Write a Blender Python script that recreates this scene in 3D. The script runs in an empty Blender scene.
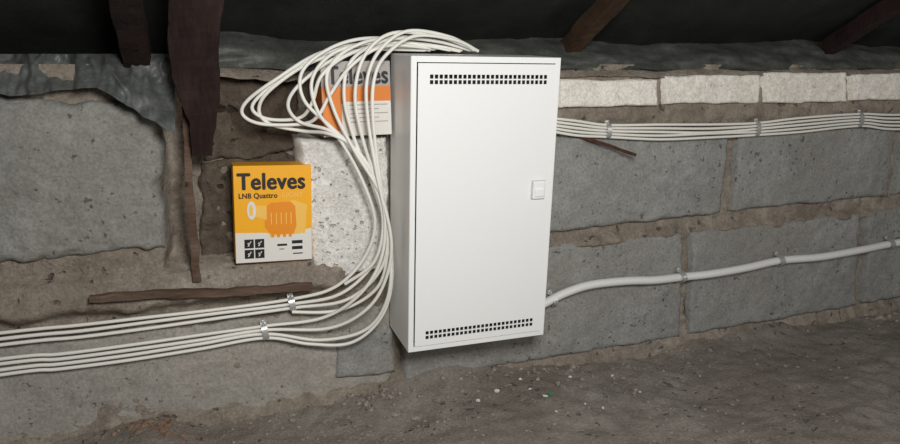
import bpy, bmesh, math, random
from mathutils import Vector, Matrix, noise
random.seed(7)
sc=bpy.context.scene
sc.view_settings.view_transform='Standard'
# ---------------- camera survey ----------------
F=700.0; YAW=math.radians(20); PIT=math.radians(12.6)
CAM=Vector((0,-1.2,0.61))
fw=Vector((math.sin(YAW)*math.cos(PIT),math.cos(YAW)*math.cos(PIT),-math.sin(PIT)))
rt=Vector((math.cos(YAW),-math.sin(YAW),0)); up=rt.cross(fw)
def P(px,py,y=0.0):
    """survey reading -> world point on the vertical plane Y=y"""
    d=fw*F+rt*(px-450)+up*(222-py)
    return CAM+d*((y-CAM.y)/d.y)
def X(px,y=0): return P(px,200,y).x
def PF(px,py,z=0.0):
    d=fw*F+rt*(px-450)+up*(222-py)
    return CAM+d*((z-CAM.z)/d.z)
cd=bpy.data.cameras.new('camera'); cam=bpy.data.objects.new('camera',cd); sc.collection.objects.link(cam)
cd.sensor_width=36; cd.lens=36*F/900; cd.clip_start=0.02
M=Matrix((rt,up,-fw)).transposed().to_4x4(); M.translation=CAM; cam.matrix_world=M
sc.camera=cam
# ---------------- materials ----------------
def nt(name):
    m=bpy.data.materials.new(name); m.use_nodes=True; t=m.node_tree; t.nodes.clear()
    o=t.nodes.new('ShaderNodeOutputMaterial'); b=t.nodes.new('ShaderNodeBsdfPrincipled'); t.links.new(b.outputs[0],o.inputs[0])
    return m,t,b
def s2l(c): return tuple(((v/255)/12.92 if v/255<=.04045 else ((v/255+.055)/1.055)**2.4) for v in c)+(1,)
def plain(name,c,rough=.5,metal=0,bump=0,bs=60,var=.06):
    m,t,b=nt(name); b.inputs['Base Color'].default_value=s2l(c); b.inputs['Roughness'].default_value=rough; b.inputs['Metallic'].default_value=metal
    tc=t.nodes.new('ShaderNodeTexCoord'); n=t.nodes.new('ShaderNodeTexNoise'); n.inputs['Scale'].default_value=bs; n.inputs['Detail'].default_value=4
    t.links.new(tc.outputs['Object'],n.inputs['Vector'])
    hs=t.nodes.new('ShaderNodeMixRGB'); hs.blend_type='MULTIPLY'; hs.inputs[0].default_value=var; hs.inputs[1].default_value=s2l(c)
    t.links.new(n.outputs['Fac'],hs.inputs[2]); t.links.new(hs.outputs[0],b.inputs['Base Color'])
    if bump:
        bp=t.nodes.new('ShaderNodeBump'); bp.inputs['Strength'].default_value=bump; bp.inputs['Distance'].default_value=.003
        t.links.new(n.outputs['Fac'],bp.inputs['Height']); t.links.new(bp.outputs[0],b.inputs['Normal'])
    return m
def rocky(name,dark,mid,light,stain=None,big=7,fine=190,bump=.6,pits=.5,rough=.9,stretch=(1,1,1),pitscale=70,pitcol=.35):
    m,t,b=nt(name); N=t.nodes.new; L=t.links.new
    b.inputs['Roughness'].default_value=rough
    b.inputs['Specular IOR Level'].default_value=.25
    tc=N('ShaderNodeTexCoord'); mp=N('ShaderNodeMapping'); mp.inputs['Scale'].default_value=stretch; L(tc.outputs['Object'],mp.inputs[0])
    def noi(s,d=6,r=.6):
        n=N('ShaderNodeTexNoise'); n.inputs['Scale'].default_value=s; n.inputs['Detail'].default_value=d; n.inputs['Roughness'].default_value=r; L(mp.outputs[0],n.inputs['Vector']); return n
    nb=noi(big,8,.65); nf=noi(fine,3,.7); nm=noi(big*5,5,.6)
    cr=N('ShaderNodeValToRGB'); e=cr.color_ramp.elements
    e[0].position=.3; e[0].color=s2l(dark); e[1].position=.72; e[1].color=s2l(light)
    k=cr.color_ramp.elements.new(.5); k.color=s2l(mid)
    mx=N('ShaderNodeMath'); mx.operation='MULTIPLY_ADD'; mx.inputs[1].default_value=.5; L(nm.outputs['Fac'],mx.inputs[0])
    m2=N('ShaderNodeMath'); m2.operation='MULTIPLY'; m2.inputs[1].default_value=.5; L(nb.outputs['Fac'],m2.inputs[0]); L(m2.outputs[0],mx.inputs[2])
    L(mx.outputs[0],cr.inputs[0])
    col=cr.outputs[0]
    if stain:
        ns=noi(big*.55,7,.7); r=N('ShaderNodeValToRGB'); r.color_ramp.elements[0].position=.45; r.color_ramp.elements[1].position=.62
        L(ns.outputs['Fac'],r.inputs[0]); mm=N('ShaderNodeMixRGB'); L(r.outputs[0],mm.inputs[0]); L(col,mm.inputs[1]); mm.inputs[2].default_value=s2l(stain); col=mm.outputs[0]
    sp=N('ShaderNodeMapRange'); sp.inputs['From Min'].default_value=.3; sp.inputs['From Max'].default_value=.7; sp.inputs['To Min'].default_value=.76; sp.inputs['To Max'].default_value=1.2
    L(nf.outputs['Fac'],sp.inputs[0]); mu=N('ShaderNodeMixRGB'); mu.blend_type='MULTIPLY'; mu.inputs[0].default_value=1; L(col,mu.inputs[1]); L(sp.outputs[0],mu.inputs[2]); col=mu.outputs[0]
    pn=noi(pitscale,2,.5); pc0=noi(big*1.7,3,.5)
    ad=N('ShaderNodeMath'); ad.operation='MULTIPLY_ADD'; ad.inputs[1].default_value=.35; L(pc0.outputs['Fac'],ad.inputs[0]); L(pn.outputs['Fac'],ad.inputs[2])
    th=.385+.13*pits
    pr=N('ShaderNodeMapRange'); pr.inputs['From Min'].default_value=th; pr.inputs['From Max'].default_value=th+.06; L(ad.outputs[0],pr.inputs[0])
    pc=N('ShaderNodeMapRange'); pc.inputs['To Min'].default_value=pitcol; pc.inputs['To Max'].default_value=1; L(pr.outputs[0],pc.inputs[0])
    mu2=N('ShaderNodeMixRGB'); mu2.blend_type='MULTIPLY'; mu2.inputs[0].default_value=1; L(col,mu2.inputs[1]); L(pc.outputs[0],mu2.inputs[2])
    L(mu2.outputs[0],b.inputs['Base Color'])
    h=N('ShaderNodeMath'); h.operation='MULTIPLY_ADD'; h.inputs[1].default_value=.8; L(nf.outputs['Fac'],h.inputs[0]); L(nm.outputs['Fac'],h.inputs[2])
    h2=N('ShaderNodeMath'); h2.operation='ADD'; L(h.outputs[0],h2.inputs[0]); L(pr.outputs[0],h2.inputs[1])
    bp=N('ShaderNodeBump'); bp.inputs['Strength'].default_value=bump; bp.inputs['Distance'].default_value=.004; L(h2.outputs[0],bp.inputs['Height']); L(bp.outputs[0],b.inputs['Normal'])
    return m
m_block=rocky('concrete_block_mat',(122,122,119),(146,146,143),(166,165,161),stain=(140,138,133),big=5,pits=.4,pitscale=95,pitcol=.5,bump=.5)
m_blockL=rocky('concrete_block_left_mat',(122,121,117),(142,141,136),(156,154,149),stain=(136,132,125),big=4,pits=.32,pitscale=95,pitcol=.5,bump=.5)
m_mortar=rocky('mortar_mat',(112,102,91),(145,135,123),(178,169,155),stain=(128,118,106),big=9,pits=.45,bump=.9,pitscale=50,pitcol=.5)
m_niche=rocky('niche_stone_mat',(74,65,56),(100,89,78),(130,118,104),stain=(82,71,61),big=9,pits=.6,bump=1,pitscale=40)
m_base=rocky('rendered_concrete_mat',(142,137,129),(160,155,147),(174,169,160),stain=(149,142,132),big=3.5,pits=.22,bump=.45,pitscale=95,pitcol=.5)
m_white=rocky('aerated_block_mat',(208,204,196),(228,225,219),(242,240,235),big=8,pits=.35,bump=1,pitscale=110,pitcol=.7)
m_brick=rocky('silicate_brick_mat',(216,209,198),(240,235,226),(251,247,240),stain=(230,224,213),big=14,pits=.1,bump=.5,pitcol=.7)
m_dirt=rocky('dirt_mat',(116,109,101),(141,134,126),(164,157,148),stain=(127,119,110),big=5,pits=.45,bump=.9,pitscale=70,pitcol=.65)
m_wood=rocky('rafter_wood_mat',(38,26,19),(68,50,37),(96,73,54),big=6,pits=.1,stretch=(1,.12,.25),bump=.5)
m_wooddk=rocky('dark_wood_mat',(26,17,15),(42,29,26),(62,45,41),big=6,pits=.4,stretch=(1,.5,.12),bump=.6)
m_lath=rocky('lath_wood_mat',(66,50,40),(94,76,64),(122,102,88),big=8,pits=.4,stretch=(.2,1,1),bump=.8)
m_rust=rocky('rust_mat',(50,34,26),(80,54,40),(98,70,52),big=20,pits=.2)
m_membrane=rocky('roof_membrane_mat',(24,26,24),(36,38,35),(50,52,48),big=3,pits=.1,bump=.2,rough=.7)
m_foil=rocky('foil_flap_mat',(54,56,53),(74,76,72),(98,99,95),big=5,pits=.0,bump=.25,rough=.45)
m_sheet=rocky('plastic_sheet_mat',(66,69,68),(92,95,93),(126,128,126),big=6,pits=0,bump=.25,rough=.3)
m_cab=plain('powder_coated_steel',(243,244,243),.42,0,.05,700)
m_cabin=plain('cabinet_inside_shade',(60,60,62),.7)  # shade of the cabinet interior put into a dark grey colour
m_latch=plain('latch_plastic',(205,205,203),.45)
m_cable=plain('white_pvc',(238,236,228),.45)
m_cond=plain('grey_pvc',(228,229,227),.5)
m_clip=plain('galvanised_clip',(200,200,198),.35,.5)
m_yel=plain('yellow_card',(250,178,10),.5)
m_org=plain('orange_card',(226,130,40),.5)
m_org2=plain('orange_print',(238,144,14),.5)
m_orgL=plain('light_orange_print',(248,196,90),.5)
m_card=plain('white_card',(228,225,218),.55)
m_gcard=plain('grey_card',(172,168,163),.55)
m_ink=plain('black_ink',(16,15,15),.5)
m_stone=rocky('rubble_mat',(120,112,102),(150,142,131),(184,177,165),big=20,pits=.2)
m_heap=rocky('brick_dust_mat',(110,90,76),(138,114,98),(160,138,120),big=14,pits=.4)
m_bitw=plain('paper_scrap_white',(225,225,220),.6); m_bitg=plain('green_plastic',(50,150,100),.4)
# ---------------- mesh helpers ----------------
def mk(name,verts,faces,mat,parent=None,smooth=False):
    me=bpy.data.meshes.new(name); me.from_pydata([tuple(v) for v in verts],[],faces); me.update()
    if len(faces)<3000:
        bm=bmesh.new(); bm.from_mesh(me); bmesh.ops.recalc_face_normals(bm,faces=bm.faces); bm.to_mesh(me); bm.free()
    o=bpy.data.objects.new(name,me); sc.collection.objects.link(o)
    if mat: me.materials.append(mat)
    if smooth:
        for p in me.polygons: p.use_smooth=True
    if parent: o.parent=parent
    return o
def empty(name,loc=(0,0,0)):
    e=bpy.data.objects.new(name,None); sc.collection.objects.link(e); e.location=loc; e.empty_display_size=.05; return e
def fr(x,y,z,s,o=4):
    v=0;a=1;t=0
    p=Vector((x,y,z))*s
    for i in range(o): v+=a*noise.noise(p); t+=a; a*=.55; p=p*2.1+Vector((3.1,1.7,9.2))
    return v/t
def grid(name,fn,nu,nv,mat,parent=None):
    vs=[fn(i/nu,j/nv) for j in range(nv+1) for i in range(nu+1)]
    fs=[(j*(nu+1)+i,j*(nu+1)+i+1,(j+1)*(nu+1)+i+1,(j+1)*(nu+1)+i) for j in range(nv) for i in range(nu)]
    return mk(name,vs,fs,mat,parent,True)
def rblock(name,q,yf,thick,mat,parent,amp=.004,edge=.012,seed=0,wob=.004,res=.005):
    """rough masonry unit, q = tl,tr,br,bl wall points"""
    tl,tr,br,bl=[P(a,b,yf) for a,b in q]
    W=(tr-tl).length;H=(tl-bl).length
    nu=max(8,int(W/res)); nv=max(6,int(H/res))
    def fn(u,v):
        b=bl.lerp(br,u); t=tl.lerp(tr,u); p=b.lerp(t,v)
        du=min(u,1-u)*W; dv=min(v,1-v)*H; d=min(du,dv)
        n=fr(p.x+seed,0,p.z,9)*amp*1.6+fr(p.x+seed,3,p.z,50,3)*amp*.9
        e=0
        ee=edge*(1+1.2*fr(p.x+seed,7,p.z,22,3))
        if d<ee: 
            k=1-d/ee; e=k*k*ee*.9
        if du<.5/nu*W or dv<.5/nv*H: e=thick
        wx=fr(p.x,seed,p.z,14,4)*wob*2.2; wz=fr(p.x,seed+5,p.z,14,4)*wob*2.2
        return Vector((p.x+wx,yf+n+e,p.z+wz))
    return grid(name,fn,nu,nv,mat,parent)
# ---------------- wall ----------------
wall=empty('wall_back')
xn0,xn1=X(166),X(316)
zled=P(270,263,-.02).z
z300=P(200,300,-.02).z
zt=.612
def ss(a,b,t):
    t=max(0,min(1,(t-a)/(b-a))); return t*t*(3-2*t)
x315=X(330); x400=X(440)
zcr=P(640,236).z
def mort(u,v):
    x=-1.2+u*3.9; z=-.05+v*(zt+.05)
    y=.001+.008*ss(x400,x400+.1,x)+fr(x,1,z,11,4)*.016+fr(x,4,z,60,3)*.006
    wx=fr(x,9,z,13,4)*.02
    niche=ss(xn0-.012,xn0+.006,x+wx)*(1-ss(xn1-.006,xn1+.012,x+wx))*ss(zled-.002,zled+.002,z)
    y=y*(1-niche)+niche*(.075+fr(x,1,z,14,4)*.04)
    led=(1-ss(x315,x315+.05,x))*(1-ss(zled-.002,zled+.002,z))*ss(z300-.02,z300+.01,z+wx)
    t=(zled-z)/max(1e-4,(zled-z300))
    y=y-led*(.022+.012*max(0,min(1,t)))
    b=ss(x400,x400+.1,x)*math.exp(-((z-zcr+wx*.3)/.012)**2)
    y-=b*(.014+fr(x,2,z,18,3)*.04)
    zb=P(700,116).z
    b=ss(x400,x400+.1,x)*math.exp(-((z-zb)/.02)**2); y-=b*(.010+fr(x,6,z,20,3)*.014)
    y-=.02*(1-ss(0,.05,z+wx))
    return Vector((x,y,z))
grid('mortar_bed',mort,720,130,m_mortar,wall)
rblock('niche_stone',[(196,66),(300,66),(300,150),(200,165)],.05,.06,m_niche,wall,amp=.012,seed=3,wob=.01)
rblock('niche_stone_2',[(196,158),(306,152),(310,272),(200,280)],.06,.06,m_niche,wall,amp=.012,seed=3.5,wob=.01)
rblock('block_a',[(-230,70),(163,108),(166,253),(-230,285)],-.014,.06,m_blockL,wall,amp=.006,seed=1,wob=.008,edge=.018)
rblock('block_a2',[(-800,30),(-245,68),(-245,286),(-800,330)],-.012,.06,m_blockL,wall,amp=.006,seed=1.5,wob=.006)
rblock('base_render',[(-520,392),(398,297),(398,395),(-520,560)],-.006,.05,m_base,wall,amp=.005,seed=2,wob=.012,edge=.026,res=.006)
rblock('aerated_block',[(299,139),(389,135),(389,270),(315,284)],-.024,.1,m_white,wall,amp=.005,seed=4,wob=.004,edge=.007,res=.004)
rblock('block_b',[(400,136),(556,133),(556,234),(400,246)],0,.05,m_block,wall,seed=5)
rblock('block_c',[(545,134),(733,132),(723,214),(545,236)],-.006,.05,m_block,wall,seed=6,amp=.004,wob=.003,edge=.012)
rblock('block_d',[(739,132),(898,124),(890,198),(730,213)],-.006,.05,m_block,wall,seed=7,amp=.004,wob=.003,edge=.012)
rblock('block_e',[(903,124),(1060,117),(1050,177),(895,197)],-.004,.05,m_block,wall,seed=8)
rblock('block_e2',[(1065,117),(1230,109),(1220,158),(1055,175)],-.004,.05,m_block,wall,seed=8.5)
rblock('block_f',[(334,333),(398,326),(398,374),(334,382)],-.010,.05,m_block,wall,seed=9)
rblock('block_g',[(402,256),(686,233),(682,338),(402,386)],-.009,.05,m_block,wall,seed=10,amp=.004,wob=.003,edge=.012)
rblock('block_h',[(692,232),(862,212),(858,307),(688,337)],-.009,.05,m_block,wall,seed=11,amp=.004,wob=.003,edge=.012)
rblock('block_i',[(868,210),(1030,191),(1024,279),(864,306)],-.009,.05,m_block,wall,seed=12,wob=.003)
rblock('block_j',[(1034,191),(1190,175),(1184,250),(1028,277)],-.009,.05,m_block,wall,seed=13)
bx=[(470,556,82,109),(559,659,79,109),(664,761,74,106),(766,847,72,104),(852,926,73,102),(930,996,72,99),(1000,1061,72,97),(1065,1122,72,95),(1125,1180,72,93)]
for i,(a,b,c,d) in enumerate(bx):
    rblock('brick_%d'%i,[(a,c),(b,c-1),(b,d-1),(a,d)],-.008-.003*(i%2),.05,m_brick,wall,amp=.004,seed=20+i,wob=.003,edge=.006,res=.0035)
def cap(u,v):
    x=-1.2+u*3.9; y=-.005+v*.35
    return Vector((x,y,zt-.004+fr(x,y,0,12)*.012-(.02 if v==0 else 0)))
grid('wall_top',cap,300,20,m_mortar,wall)
# ---------------- floor ----------------
def flo(u,v):
    x=-1.4+u*4.4; y=.02-v*2.4
    d=max(0,-y)
    pile=.03*math.exp(-d/.07)*max(0,.5+fr(x,0,3,3.0,2)*1.5)
    z=fr(x,y,0,5,5)*.022+fr(x,y,2,40,4)*.006+pile-.006
    c=PF(150,452); z+=.03*math.exp(-((x-c.x)**2+(y-c.y)**2)/.006)
    c=P(395,385); z+=.026*math.exp(-((x-c.x)**2/.02+(y-c.y)**2/.006))
    return Vector((x,y,z))
floor=grid('floor',flo,560,320,m_dirt)
def fz(x,y): 
    return flo((x+1.4)/4.4,(.02-y)/2.4).z
# ---------------- roof ----------------
A=math.radians(28)
def roofz(y): return .645+(.1-y)*math.tan(A)
def rf(u,v):
    x=-1.4+u*4.4; y=.34-v*2.6
    s=abs(math.sin((x-.0)/.65*math.pi))
    return Vector((x,y,roofz(y)-.018*s+fr(x,y,0,5)*.02))
ceil=grid('ceiling',rf,240,120,m_membrane)
def flap(u,v):
    x=X(225)+u*2.3
    w=fr(x,0,0,6,4)
    z=.666-v*.064+ w*.012
    y=.07-.070*math.sin(v*1.5)+fr(x,v*.3,1,9,4)*.03
    return Vector((x,y,z))
grid('foil_flap',flap,260,14,m_foil,ceil)
def ring8(S,mat,name):
    vs=[];fs=[]
    for p,w,h,rg in S:
        for sx,sy in ((-1,-1),(0,-1.05),(1,-1),(1.05,0),(1,1),(0,1.05),(-1,1),(-1.05,0)):
            q=p+Vector((sx*w/2,sy*h/2,0)); q+=Vector((fr(q.x,0,q.z,18),fr(q.x,3,q.z,18),0))*rg; vs.append(q)
    n=len(S)
    for i in range(n-1):
        for j in range(8): fs.append((i*8+j,i*8+(j+1)%8,(i+1)*8+(j+1)%8,(i+1)*8+j))
    fs.append(tuple(range(8))[::-1]); fs.append(tuple(range((n-1)*8,n*8)))
    return mk(name,vs,fs,mat)
def taper(name,secs,mat,rg=.008):
    S=[]
    for i in range(len(secs)-1):
        for k in range(10):
            t=k/10; S.append((secs[i][0].lerp(secs[i+1][0],t),secs[i][1]*(1-t)+secs[i+1][1]*t,secs[i][2]*(1-t)+secs[i+1][2]*t,rg))
    S.append(secs[-1]+(rg,))
    return ring8(S,mat,name)
def beam(name,a,b,wx,h,mat,rough=.003):
    a=Vector(a);b=Vector(b); d=(b-a); L=d.length; d.normalize()
    side=Vector((1,0,0)) if abs(d.x)<.8 else Vector((0,-1,0))
    side=(side-d*side.dot(d)).normalized(); n=d.cross(side)
    k=max(6,int(L/.015)); vs=[];fs=[]
    for i in range(k+1):
        c=a+d*(L*i/k)
        for (sx,sn) in ((-1,-1),(-.0,-1.04),(1,-1),(1.04,0),(1,1),(0,1.04),(-1,1),(-1.04,0)):
            p=c+side*sx*wx/2+n*sn*h/2
            p=p+Vector((fr(p.x,p.y,p.z,12),fr(p.y,p.z,p.x,12),fr(p.z,p.x,p.y,22)))*rough*2
            vs.append(p)
    for i in range(k):
        for j in range(8): fs.append((i*8+j,i*8+(j+1)%8,(i+1)*8+(j+1)%8,(i+1)*8+j))
    fs.append(tuple(range(8))[::-1]); fs.append(tuple(range(k*8,k*8+8)))
    return mk(name,vs,fs,mat)
r=Vector((0,-math.cos(A),math.sin(A)))
for i,(px,w,m) in enumerate([(574,.03,m_wood),(822,.03,m_wooddk),(1010,.04,m_wood)]):
    x0=X(px,.0); a=Vector((x0,.08,roofz(.08)-.032)); beam('roof_rafter',a,a+r*2.0,w,.032,m)
for px in (-420,):
    x0=X(px,.0); a=Vector((x0,.08,roofz(.08)-.05)); beam('roof_rafter',a,a+r*2.0,.05,.06,m_wood)
a=P(138,60,.02); beam('roof_rafter',a,a+r*1.9,.038,.04,m_wooddk)
taper('timber_prop',[(P(202,155,-.04),.030,.03),(P(203,120,-.05),.042,.04),(P(197,90,-.07),.062,.04),(P(194,40,-.1),.070,.05),(P(195,-40,-.16),.072,.05),(P(195,-90,-.2),.072,.05)],m_wooddk)
taper('wooden_batten',[(P(197,281,-.03),.014,.012),(P(190,200,-.028),.012,.012),(P(184,100,-.026),.011,.012)],m_lath)
beam('rusty_bar',P(90,299,-.045),P(312,286,-.045),.010,.012,m_lath,rough=.004)
beam('rusty_rod',P(573,134,-.004),P(636,155,-.05),.006,.006,m_rust,rough=.001)
def sheet(u,v):
    px=-160+u*335
    low=92+3*math.sin(px*.05) if px<95 else 92+3*math.sin(px*.05)+(px-95)*.42
    py=54+(low-54)*v
    y=.03-.065*v-.03*(u>.7)*v
    p=P(px,py,y)
    return p+Vector((0,(abs(fr(p.x,0,p.z*.5,12,4))-.2)*.12,fr(p.x,2,p.z,14,3)*.012*v))
grid('plastic_sheet',sheet,160,40,m_sheet)
# ---------------- cabinet (hangs leaning slightly out at the top) ----------------
YT=-.152; YBm=-.128
c=[P(412,56.5,YT),P(561,57,YT),P(543.5,335,YBm),P(407,352,YBm)]
ux=((c[1]-c[0])+(c[2]-c[3])).normalized(); uz=((c[0]-c[3])+(c[1]-c[2])).normalized()
uy=uz.cross(ux).normalized(); uz=ux.cross(uy).normalized()
W=((c[1]-c[0]).length+(c[2]-c[3]).length)/2; H=((c[0]-c[3]).length+(c[1]-c[2]).length)/2
cen=(c[0]+c[1]+c[2]+c[3])/4
cab=empty('electrical_cabinet',cen)
R=Matrix((ux,uy,uz)).transposed().to_4x4(); cab.matrix_world=Matrix.Translation(cen)@R
def boxm(name,x0,x1,y0,y1,z0,z1,mat,parent,bev=0,seg=2):
    vs=[Vector((x,y,z)) for z in (z0,z1) for y in (y0,y1) for x in (x0,x1)]
    fs=[(0,1,5,4),(1,3,7,5),(3,2,6,7),(2,0,4,6),(4,5,7,6),(0,2,3,1)]
    o=mk(name,vs,fs,mat,parent)
    if bev:
        b=o.modifiers.new('bevel','BEVEL'); b.width=bev; b.segments=seg; b.limit_method='ANGLE'
    return o
w,h=W/2,H/2; D=.116; t=.0025
boxm('side_1',-w,-w+t,0,D,-h,h,m_cab,cab,.0008); boxm('side_2',w-t,w,0,D,-h,h,m_cab,cab,.0008)
boxm('top_panel',-w+t,w-t,0,D,h-t,h,m_cab,cab); boxm('bottom_panel',-w+t,w-t,0,D,-h,-h+t,m_cab,cab)
boxm('back_panel',-w+t,w-t,D-t,D,-h+t,h-t,m_cabin,cab)
fl=.0095
boxm('frame_1',-w+.0005,-w+fl,-.001,.0015,-h,h,m_cab,cab,.0006); boxm('frame_2',w-fl,w-.0005,-.001,.0015,-h,h,m_cab,cab,.0006)
boxm('frame_3',-w+fl,w-fl,-.001,.0015,h-fl,h,m_cab,cab,.0006); boxm('frame_4',-w+fl,w-fl,-.001,.0015,-h,-h+fl,m_cab,cab,.0006)
boxm('vent_shade_sheet',-w+fl,w-fl,.02,.022,-h+fl,h-fl,m_cabin,cab)  # added dark sheet behind the vent holes, standing in for shade inside
g=fl+.0012; dx0,dx1,dz0,dz1=-w+g,w-g,-h+g,h-g
nc=26; 
xs=[dx0]; a0=dx0+.018; a1=dx1-.014; pitch=(a1-a0)/nc
for i in range(nc): xs+= [a0+i*pitch+pitch*.14,a0+i*pitch+pitch*.86]
xs.append(dx1)
hs=pitch*.8; gp=pitch*.28
zt1=dz1-.017; zb1=dz0+.026
zs=[dz0,zb1-2*hs-gp,zb1-hs-gp,zb1-hs,zb1,zt1-2*hs-gp,zt1-hs-gp,zt1-hs,zt1,dz1]
vs=[Vector((x,0,z)) for z in zs for x in xs]; fs=[]; n=len(xs)
for j in range(len(zs)-1):
    for i in range(n-1):
        if i%2==1 and j in (1,3,5,7): continue
        fs.append((j*n+i,j*n+i+1,(j+1)*n+i+1,(j+1)*n+i))
door=mk('door',vs,fs,m_cab,cab)
door.location=(0,-.0032,0)
s=door.modifiers.new('sol','SOLIDIFY'); s.thickness=.0016; s.offset=0
lp=cab.matrix_world.inverted()@P(536.5,189,(YT+YBm)/2)
boxm('latch',lp.x-.0115,lp.x+.0115,-.010,-.004,lp.z-.0155,lp.z+.0155,m_cab,cab,.0025,3)
boxm('latch_plate',lp.x-.013,lp.x+.013,-.005,-.004,lp.z-.017,lp.z+.017,m_latch,cab,.001)
boxm('latch_lip',lp.x-.0085,lp.x+.0085,-.0125,-.0095,lp.z-.011,lp.z+.003,m_cab,cab,.0015,2)
# ---------------- printed boxes ----------------
def text(body,x,z,wid,hei,mat,parent,y,bold=.0,name='lettering'):
    """bold lettering: slightly offset overprints of the glyph outlines"""
    cu=bpy.data.curves.new(name,'FONT'); cu.body=body; cu.size=1; cu.offset=.008; cu.extrude=.0; cu.space_character=1.06
    o=bpy.data.objects.new(name,cu); sc.collection.objects.link(o); bpy.context.view_layer.update()
    dg=bpy.context.evaluated_depsgraph_get(); me0=bpy.data.meshes.new_from_object(o.evaluated_get(dg)); bpy.data.objects.remove(o)
    V0=[v.co.copy() for v in me0.vertices]; F0=[tuple(p.vertices) for p in me0.polygons]
    xs_=[v.x for v in V0]; ys_=[v.y for v in V0]
    a,b_,c_,d_=min(xs_),max(xs_),min(ys_),max(ys_)
    vs=[];fs=[]; k=0
    for ox,oz in ((0,0),(-1,0),(1,0),(0,.6),(0,-.6)):
        if bold==0 and k: break
        base=len(vs)
        for v in V0: vs.append(Vector((x+(v.x-a+ox*bold)/(b_-a)*wid,y-k*.00004,z+(v.y-c_+oz*bold)/(d_-c_)*hei)))
        fs+=[tuple(base+i for i in f) for f in F0]; k+=1
    me=bpy.data.meshes.new(name); me.from_pydata([tuple(v) for v in vs],[],fs); me.update(); me.materials.append(mat)
    o=bpy.data.objects.new(name,me); sc.collection.objects.link(o); o.parent=parent; return o
def poly(name,pts,mat,parent,y):
    return mk(name,[Vector((a,y,b)) for a,b in pts],[tuple(range(len(pts)))],mat,parent)
def ell(name,cx,cz,rx,rz,mat,parent,y,n=24):
    return poly(name,[(cx+rx*math.cos(2*math.pi*i/n),cz+rz*math.sin(2*math.pi*i/n)) for i in range(n)],mat,parent,y)
def carton(corn,yf,depth,mat,name='cardboard_box'):
    c=[P(a,b,yf) for a,b in corn]
    ux=((c[1]-c[0])+(c[2]-c[3])).normalized(); uz=Vector((-ux.z,0,ux.x))
    W=((c[1]-c[0]).length+(c[2]-c[3]).length)/2; H=((c[0]-c[3]).length+(c[1]-c[2]).length)/2
    o=(c[3]*.5+c[2]*.5)-ux*W/2
    e=empty(name); e.matrix_world=Matrix.Translation(o)@Matrix((ux,Vector((0,1,0)),uz)).transposed().to_4x4()
    boxm('carton',0,W,0,depth,0,H,mat,e,.0012)
    return e,W,H
e,W1,H1=carton([(231,167),(308,164),(313,260),(235,263)],-.03,.05,m_yel)
def U(px): return (px-232)/78*W1
def V(py): return (262-py)/97*H1
y1=-.0004;y2=-.0007;y3=-.001;y4=-.0013
poly('white_panel',[(.0008,.0008),(W1-.0008,.0008),(W1-.0008,V(229)),(U(275),V(235)),(U(262),V(232)),(.0008,V(231))],m_card,e,y1)
text('Televes',U(236),V(188.5),U(303)-U(236),V(172.5)-V(188.5),m_ink,e,y2,.032)
text('LNB Quattro',U(237),V(198),U(275)-U(237),V(192)-V(198),m_ink,e,y2,.025,'subtitle')
text('LIGHT',U(280),V(197),U(301)-U(280),V(192)-V(197),m_orgL,e,y2,.02,'subtitle_2')
poly('print_shade',[(U(266),V(236)),(U(303),V(234)),(U(305),V(205)),(U(292),V(200)),(U(268),V(203))],m_orgL,e,y1-.0001)
poly('print_body',[(U(262),V(226)),(U(268),V(234)),(U(291),V(234)),(U(294),V(226)),(U(293),V(206)),(U(288),V(201)),(U(268),V(202)),(U(262),V(208))],m_org2,e,y2)
poly('print_neck',[(U(250),V(215)),(U(264),V(219)),(U(264),V(205)),(U(250),V(204))],m_orgL,e,y2-.0001)
ell('print_cap',U(249),V(209),U(236.5)-U(232),U(241.5)-U(232),m_card,e,y3)
ell('print_cap_in',U(248.6),V(209),U(234)-U(232),U(238)-U(232),m_orgL,e,y4)
for k in range(4): poly('print_port',[(U(268+k*6),V(234)),(U(271+k*6),V(234)),(U(271+k*6),V(237)),(U(268+k*6),V(237))],m_org2,e,y3)
for k in range(5): poly('print_rib',[(U(268+k*5),V(212)),(U(269.0+k*5),V(212)),(U(269.0+k*5),V(224)),(U(268+k*5),V(224))],m_orgL,e,y3)
for a,b in ((241,238),(251.5,238),(241,248.5),(251.5,248.5)):
    poly('icon',[(U(a),V(b+9)),(U(a+9.3),V(b+9)),(U(a+9.3),V(b)),(U(a),V(b))],m_ink,e,y2)
    ell('icon_mark',U(a+4.4),V(b+4.3),.0022,.0014,m_card,e,y3,10); poly('icon_dash',[(U(a+3),V(b+7)),(U(a+4.4),V(b+7)),(U(a+7),V(b+2)),(U(a+6),V(b+2))],m_card,e,y3)
for a,b,ww,hh in ((274,244,10,2.2),(289,241,11,3.4),(289,247,11,3.4),(290,254,10,1.2),(276,249,5,.8)):
    poly('fine_print',[(U(a),V(b+hh)),(U(a+ww),V(b+hh)),(U(a+ww),V(b)),(U(a),V(b))],m_ink,e,y2)
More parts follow.
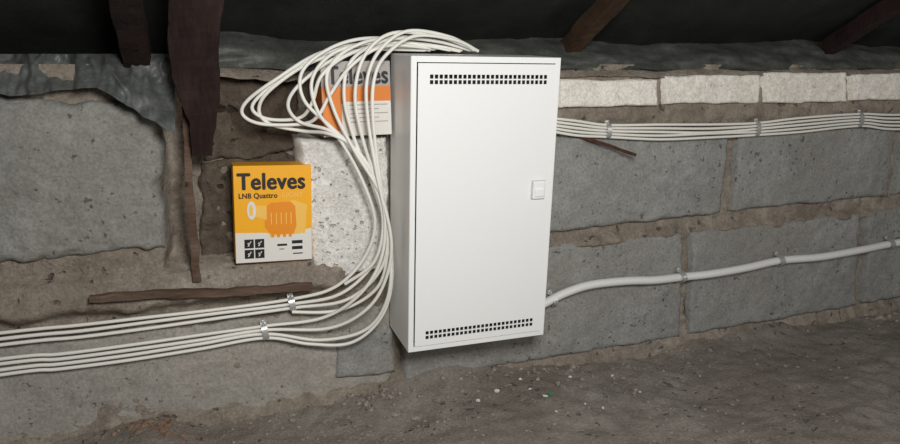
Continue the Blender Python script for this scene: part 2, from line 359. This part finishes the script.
# second box
e,W2,H2=carton([(322,62),(392,60),(392,135),(324,137)],-.055,.105,m_gcard)
def U(px): return (px-322)/70*W2
def V(py): return (136-py)/75*H2
poly('orange_panel',[(.0008,V(103)),(W2-.0008,V(103)),(W2-.0008,V(86)),(.0008,V(86))],m_org,e,y1)
poly('white_strip',[(.0008,.0008),(W2-.0008,.0008),(W2-.0008,V(103)),(.0008,V(103))],m_card,e,y1)
poly('orange_corner',[(.0008,V(130)),(U(341),V(130)),(U(341),V(103)),(.0008,V(103))],m_org,e,y2)
text('Televes',U(328),V(83.5),U(389)-U(328),V(66)-V(83.5),m_ink,e,y2,.03)
poly('label',[(U(346),V(126)),(U(391),V(125)),(U(391),V(101)),(U(346),V(101))],m_card,e,y2)
for k in range(5): poly('label_line',[(U(349),V(105+k*4.3)),(U(388-k%2*9),V(105+k*4.3)),(U(388-k%2*9),V(104+k*4.3)),(U(349),V(104+k*4.3))],m_gcard,e,y3)
mk('side_panel',[Vector((-.0004,.001,V(130))),Vector((-.0004,.104,V(130))),Vector((-.0004,.104,V(86))),Vector((-.0004,.001,V(86)))],[(0,1,2,3)],m_org,e)
# ---------------- cables ----------------
def cat(pts,k=8):
    out=[]; q=[pts[0]]+pts+[pts[-1]]
    for i in range(1,len(q)-2):
        p0,p1,p2,p3=q[i-1:i+3]
        for j in range(k):
            t=j/k
            out.append(.5*((2*p1)+(p2-p0)*t+(2*p0-5*p1+4*p2-p3)*t*t+(3*p1-p0-3*p2+p3)*t**3))
    out.append(pts[-1]); return out
def cables(name,lists,rad,mat):
    cu=bpy.data.curves.new(name,'CURVE'); cu.dimensions='3D'; cu.bevel_depth=rad; cu.bevel_resolution=3; cu.use_fill_caps=True
    for l in lists:
        pts=cat([P(*a) for a in l]); s=cu.splines.new('POLY'); s.points.add(len(pts)-1)
        for i,p in enumerate(pts): s.points[i].co=(*p,1)
        s.use_smooth=True
    o=bpy.data.objects.new(name,cu); sc.collection.objects.link(o); cu.materials.append(mat); 
    bpy.context.view_layer.update()
    dg=bpy.context.evaluated_depsgraph_get(); me=bpy.data.meshes.new_from_object(o.evaluated_get(dg)); bpy.data.objects.remove(o)
    o=bpy.data.objects.new(name,me); sc.collection.objects.link(o); 
    for p in me.polygons: p.use_smooth=True
    return o
s=-.022
L=[
[(-330,372,s),(0,333,s),(80,325,s),(150,317,s),(220,309,s),(292,299,-.03),(335,287,-.045),(364,258,-.06),(375,222,-.07),(362,180,-.075),(340,140,-.075),(318,112,-.075),(312,80,-.075),(332,54,-.07),(370,43,-.06),(420,44,-.05),(462,50,-.04)],
[(-330,380,s),(0,339,s),(80,331,s),(150,322,s),(220,313,s),(292,304,-.03),(340,294,-.05),(373,264,-.065),(383,225,-.075),(371,180,-.08),(353,135,-.08),(344,95,-.08),(352,60,-.08),(387,40,-.07),(430,40,-.06),(470,50,-.045)],
[(-330,388,s),(0,345,s),(80,337,s),(150,328,s),(220,318,s),(292,308,-.03),(346,300,-.055),(379,272,-.07),(388,235,-.085),(379,190,-.085),(363,140,-.085),(355,95,-.09),(365,55,-.09),(393,33,-.08),(440,37,-.07),(478,51,-.05)],
[(-330,402,s),(0,359,s),(60,354,s),(130,345,s),(200,335,s),(265,326,-.026),(322,318,-.04),(358,296,-.07),(380,262,-.085),(385,220,-.09),(376,170,-.095),(368,120,-.095),(367,80,-.095),(380,50,-.09),(408,31,-.08),(450,37,-.07),(474,50,-.055)],
[(-330,410,s),(0,364,s),(60,359,s),(130,350,s),(200,340,s),(265,330,-.026),(330,328,-.045),(370,306,-.075),(389,268,-.09),(389,225,-.095),(368,165,-.085),(332,128,-.075),(304,100,-.07),(303,70,-.065),(335,46,-.06),(375,38,-.055),(425,45,-.045),(460,51,-.04)],
[(-330,418,s),(0,370,s),(60,364,s),(130,355,s),(200,344,s),(265,334,-.026),(320,340,-.04),(365,330,-.06),(387,300,-.08),(391,255,-.085),(383,200,-.09),(354,150,-.085),(334,110,-.08),(327,75,-.08),(347,50,-.07),(390,37,-.065),(440,42,-.055),(472,50,-.045)],
[(-330,426,s),(0,375,s),(60,369,s),(130,360,s),(200,349,s),(265,338,-.026),(310,344,-.036),(350,343,-.05),(378,322,-.065),(391,288,-.075),(390,235,-.08),(380,180,-.09),(373,120,-.1),(374,80,-.1),(386,55,-.095),(415,36,-.085),(455,40,-.07),(476,50,-.055)],
[(430,50,-.035),(370,44,-.045),(320,53,-.05),(275,80,-.055),(247,101,-.045),(243,115,-.04),(262,124,-.045),(302,124,-.05),(318,116,-.07),(330,95,-.075),(352,65,-.085),(385,46,-.08),(430,48,-.045)],
[(425,50,-.04),(362,50,-.05),(312,62,-.055),(270,90,-.05),(259,110,-.04),(270,124,-.04),(303,131,-.04),(330,134,-.075),(356,150,-.08),(376,190,-.085),(383,225,-.085),(374,262,-.075),(345,284,-.055)],
[(440,48,-.035),(350,47,-.05),(300,66,-.05),(266,90,-.045),(252,108,-.04),(268,119,-.04),(299,118,-.05),(312,103,-.07),(322,75,-.08),(352,53,-.07),(400,43,-.06),(450,50,-.04)],
[(435,49,-.035),(380,47,-.05),(336,58,-.06),(300,84,-.065),(288,105,-.06),(300,122,-.055),(328,130,-.075),(352,146,-.08),(374,178,-.085),(386,215,-.085),(388,250,-.08),(377,288,-.06),(340,310,-.04),(292,312,-.03)],
]
cables('coaxial_cable_bundle',L,.0029,m_cable)
R_=[]
for k,b in enumerate([125,128,131,134,137]):
    w0=-.018-.002*(k%2)
    R_.append([(540,b-8,-.022),(575,b-3+(k-2)*.6,-.022),(608,b,w0),(660,b+1+(k-2)*.7,w0-.004),(710,b+.5+(k%3-1),w0-.002),(757,b-2,w0),(800,b-6+(k-2)*.5,w0-.004),(860,b-11,w0),(900,b-9+(k-2)*.6,w0),(1000,b-14,w0),(1200,b-26,w0)])
cables('coaxial_cable_bundle',R_,.0027,m_cable)
def conduit(name,l,rad,mat):
    pts=cat([P(*a) for a in l],60); 
    out=[pts[0]]; acc=0; step=.0016
    for a,b in zip(pts,pts[1:]):
        d=(b-a).length
        while acc+d>=step:
            t=(step-acc)/d; a=a.lerp(b,t); out.append(a.copy()); d=(b-a).length; acc=0
        acc+=d
    vs=[];fs=[];n=14
    for i,p in enumerate(out):
        tg=(out[min(i+1,len(out)-1)]-out[max(i-1,0)]).normalized(); s1=tg.cross(Vector((0,1,0))).normalized(); s2=tg.cross(s1)
        r=rad*(1 if i%2==0 else .88)
        for j in range(n):
            a=2*math.pi*j/n; vs.append(p+s1*math.cos(a)*r+s2*math.sin(a)*r)
    for i in range(len(out)-1):
        for j in range(n): fs.append((i*n+j,i*n+(j+1)%n,(i+1)*n+(j+1)%n,(i+1)*n+j))
    return mk(name,vs,fs,mat,None,True)
conduit('corrugated_conduit',[(520,316,-.03),(545,303,-.028),(565,293,-.026),(590,285,-.026),(625,281,-.026),(655,280,-.026),(682,277,-.022),(710,274,-.026),(745,268,-.026),(780,260.5,-.022),(820,257,-.026),(860,250,-.026),(890,244,-.022),(930,238,-.024),(1000,228,-.024),(1200,205,-.024)],.0092,m_cond)
def clip(px,py,y,half,rad,ang=0):
    c=P(px,py,y); e=empty('cable_clip',c)
    vs=[];fs=[];n=12; wd=.005
    prof=[(half+.008,rad+.001),(half+.001,rad+.001)]
    for i in range(n+1):
        a=math.pi*i/n; prof.append((math.cos(a)*half,-math.sin(a)*(rad+.0015)))
    prof+=[(-half-.001,rad+.001)]
    for z,yy in prof:
        vs.append(Vector((-wd,yy,z))); vs.append(Vector((wd,yy,z)))
    for i in range(len(prof)-1): fs.append((2*i,2*i+1,2*i+3,2*i+2))
    o=mk('strap',vs,fs,m_clip,e); s=o.modifiers.new('s','SOLIDIFY'); s.thickness=.001
    bm=bmesh.new(); bmesh.ops.create_uvsphere(bm,u_segments=12,v_segments=6,radius=.003); bmesh.ops.scale(bm,vec=(1,.5,1),verts=bm.verts); bmesh.ops.translate(bm,vec=(0,rad-.0005,half+.005),verts=bm.verts)
    me=bpy.data.meshes.new('screw'); bm.to_mesh(me); bm.free(); me.materials.append(m_clip); so=bpy.data.objects.new('screw',me); sc.collection.objects.link(so); so.parent=e
    e.rotation_euler=(0,math.radians(ang),0)
    return e
clip(292,304,-.03,.011,.005,-8); clip(265,332,-.026,.013,.005,-8)
clip(608,131,-.019,.013,.005); clip(757,129,-.019,.014,.005); clip(860,120,-.019,.015,.005)
for a,b in ((553,300),(682,277),(780,260.5),(890,244)): clip(a,b,-.024,.0102,.0102,-10)
# ---------------- rubble ----------------
def stones(name,items,mat):
    vs=[];fs=[]
    for (x,y,z,r) in items:
        bm=bmesh.new(); bmesh.ops.create_icosphere(bm,subdivisions=2,radius=1)
        q=Vector((random.random()*50,random.random()*50,random.random()*50)); sx,sy,sz=[random.uniform(.6,1.2) for _ in range(3)]
        base=len(vs)
        rz=random.random()*6
        for v in bm.verts:
            k=1+.55*noise.noise(v.co*1.3+q)+.2*noise.noise(v.co*4+q)
            p=Vector((v.co.x*sx,v.co.y*sy,v.co.z*sz*.6))*k*r; p.rotate(Matrix.Rotation(rz,3,'Z')); vs.append(p+Vector((x,y,z+r*.15)))
        bm.verts.index_update()
        for f in bm.faces: fs.append(tuple(base+v.index for v in f.verts))
        bm.free()
    return mk(name,vs,fs,mat)
it=[]
def scat(px,py,sx,sy,n,r0,r1):
    for _ in range(n):
        a=PF(random.gauss(px,sx),random.gauss(py,sy))
        if a.y>-.015: a.y=-.015-random.random()*.03
        it.append((a.x,a.y,fz(a.x,a.y),r0+(r1-r0)*random.random()**2.5))
scat(400,398,50,10,120,.001,.007); scat(340,425,60,10,160,.001,.004)
scat(570,375,50,10,90,.001,.007); scat(600,400,120,22,180,.0008,.004); scat(760,350,90,16,120,.001,.005); scat(880,318,16,5,14,.004,.010)
scat(500,430,200,10,150,.0008,.003); scat(260,438,50,6,60,.001,.004); scat(780,410,90,20,90,.0008,.004)
stones('rubble',it,m_stone)
it=[]; scat(150,440,22,4,60,.003,.009); stones('brick_debris',it,m_heap)
it=[]
for px,py,r in ((497,397,.006),(545,399,.004),(585,405,.003),(603,407,.003),(570,380,.004),(530,392,.003),(640,392,.003),(478,405,.004),(700,372,.002),(556,412,.0025),(888,310,.006),(612,376,.003),(520,385,.003)):
    a=PF(px,py); it.append((a.x,a.y,fz(a.x,a.y)+.002,r))
stones('paper_scraps',it,m_bitw)
a=PF(548,398); stones('plastic_scrap',[(a.x+.004,a.y,fz(a.x,a.y)+.003,.006)],m_bitg)
# ---------------- lights ----------------
def area(name,loc,tgt,size,pw,col):
    l=bpy.data.lights.new(name,'AREA'); l.size=size; l.energy=pw; l.color=col
    o=bpy.data.objects.new(name,l); sc.collection.objects.link(o); o.location=loc
    o.rotation_euler=(Vector(tgt)-Vector(loc)).to_track_quat('-Z','Y').to_euler(); return o
area('work_lamp',(.14,-1.15,.80),(.4,0,.2),.2,10.2,(1,.985,.96))
area('fill_light',(1.4,-1.6,.8),(1.25,0,.35),.5,6,(1,.975,.94))  # added fill light brightening the right side, not a lamp of the attic
w=bpy.data.worlds.new('world'); sc.world=w; w.use_nodes=True
w.node_tree.nodes['Background'].inputs[0].default_value=(.85,.87,.9,1); w.node_tree.nodes['Background'].inputs[1].default_value=.045
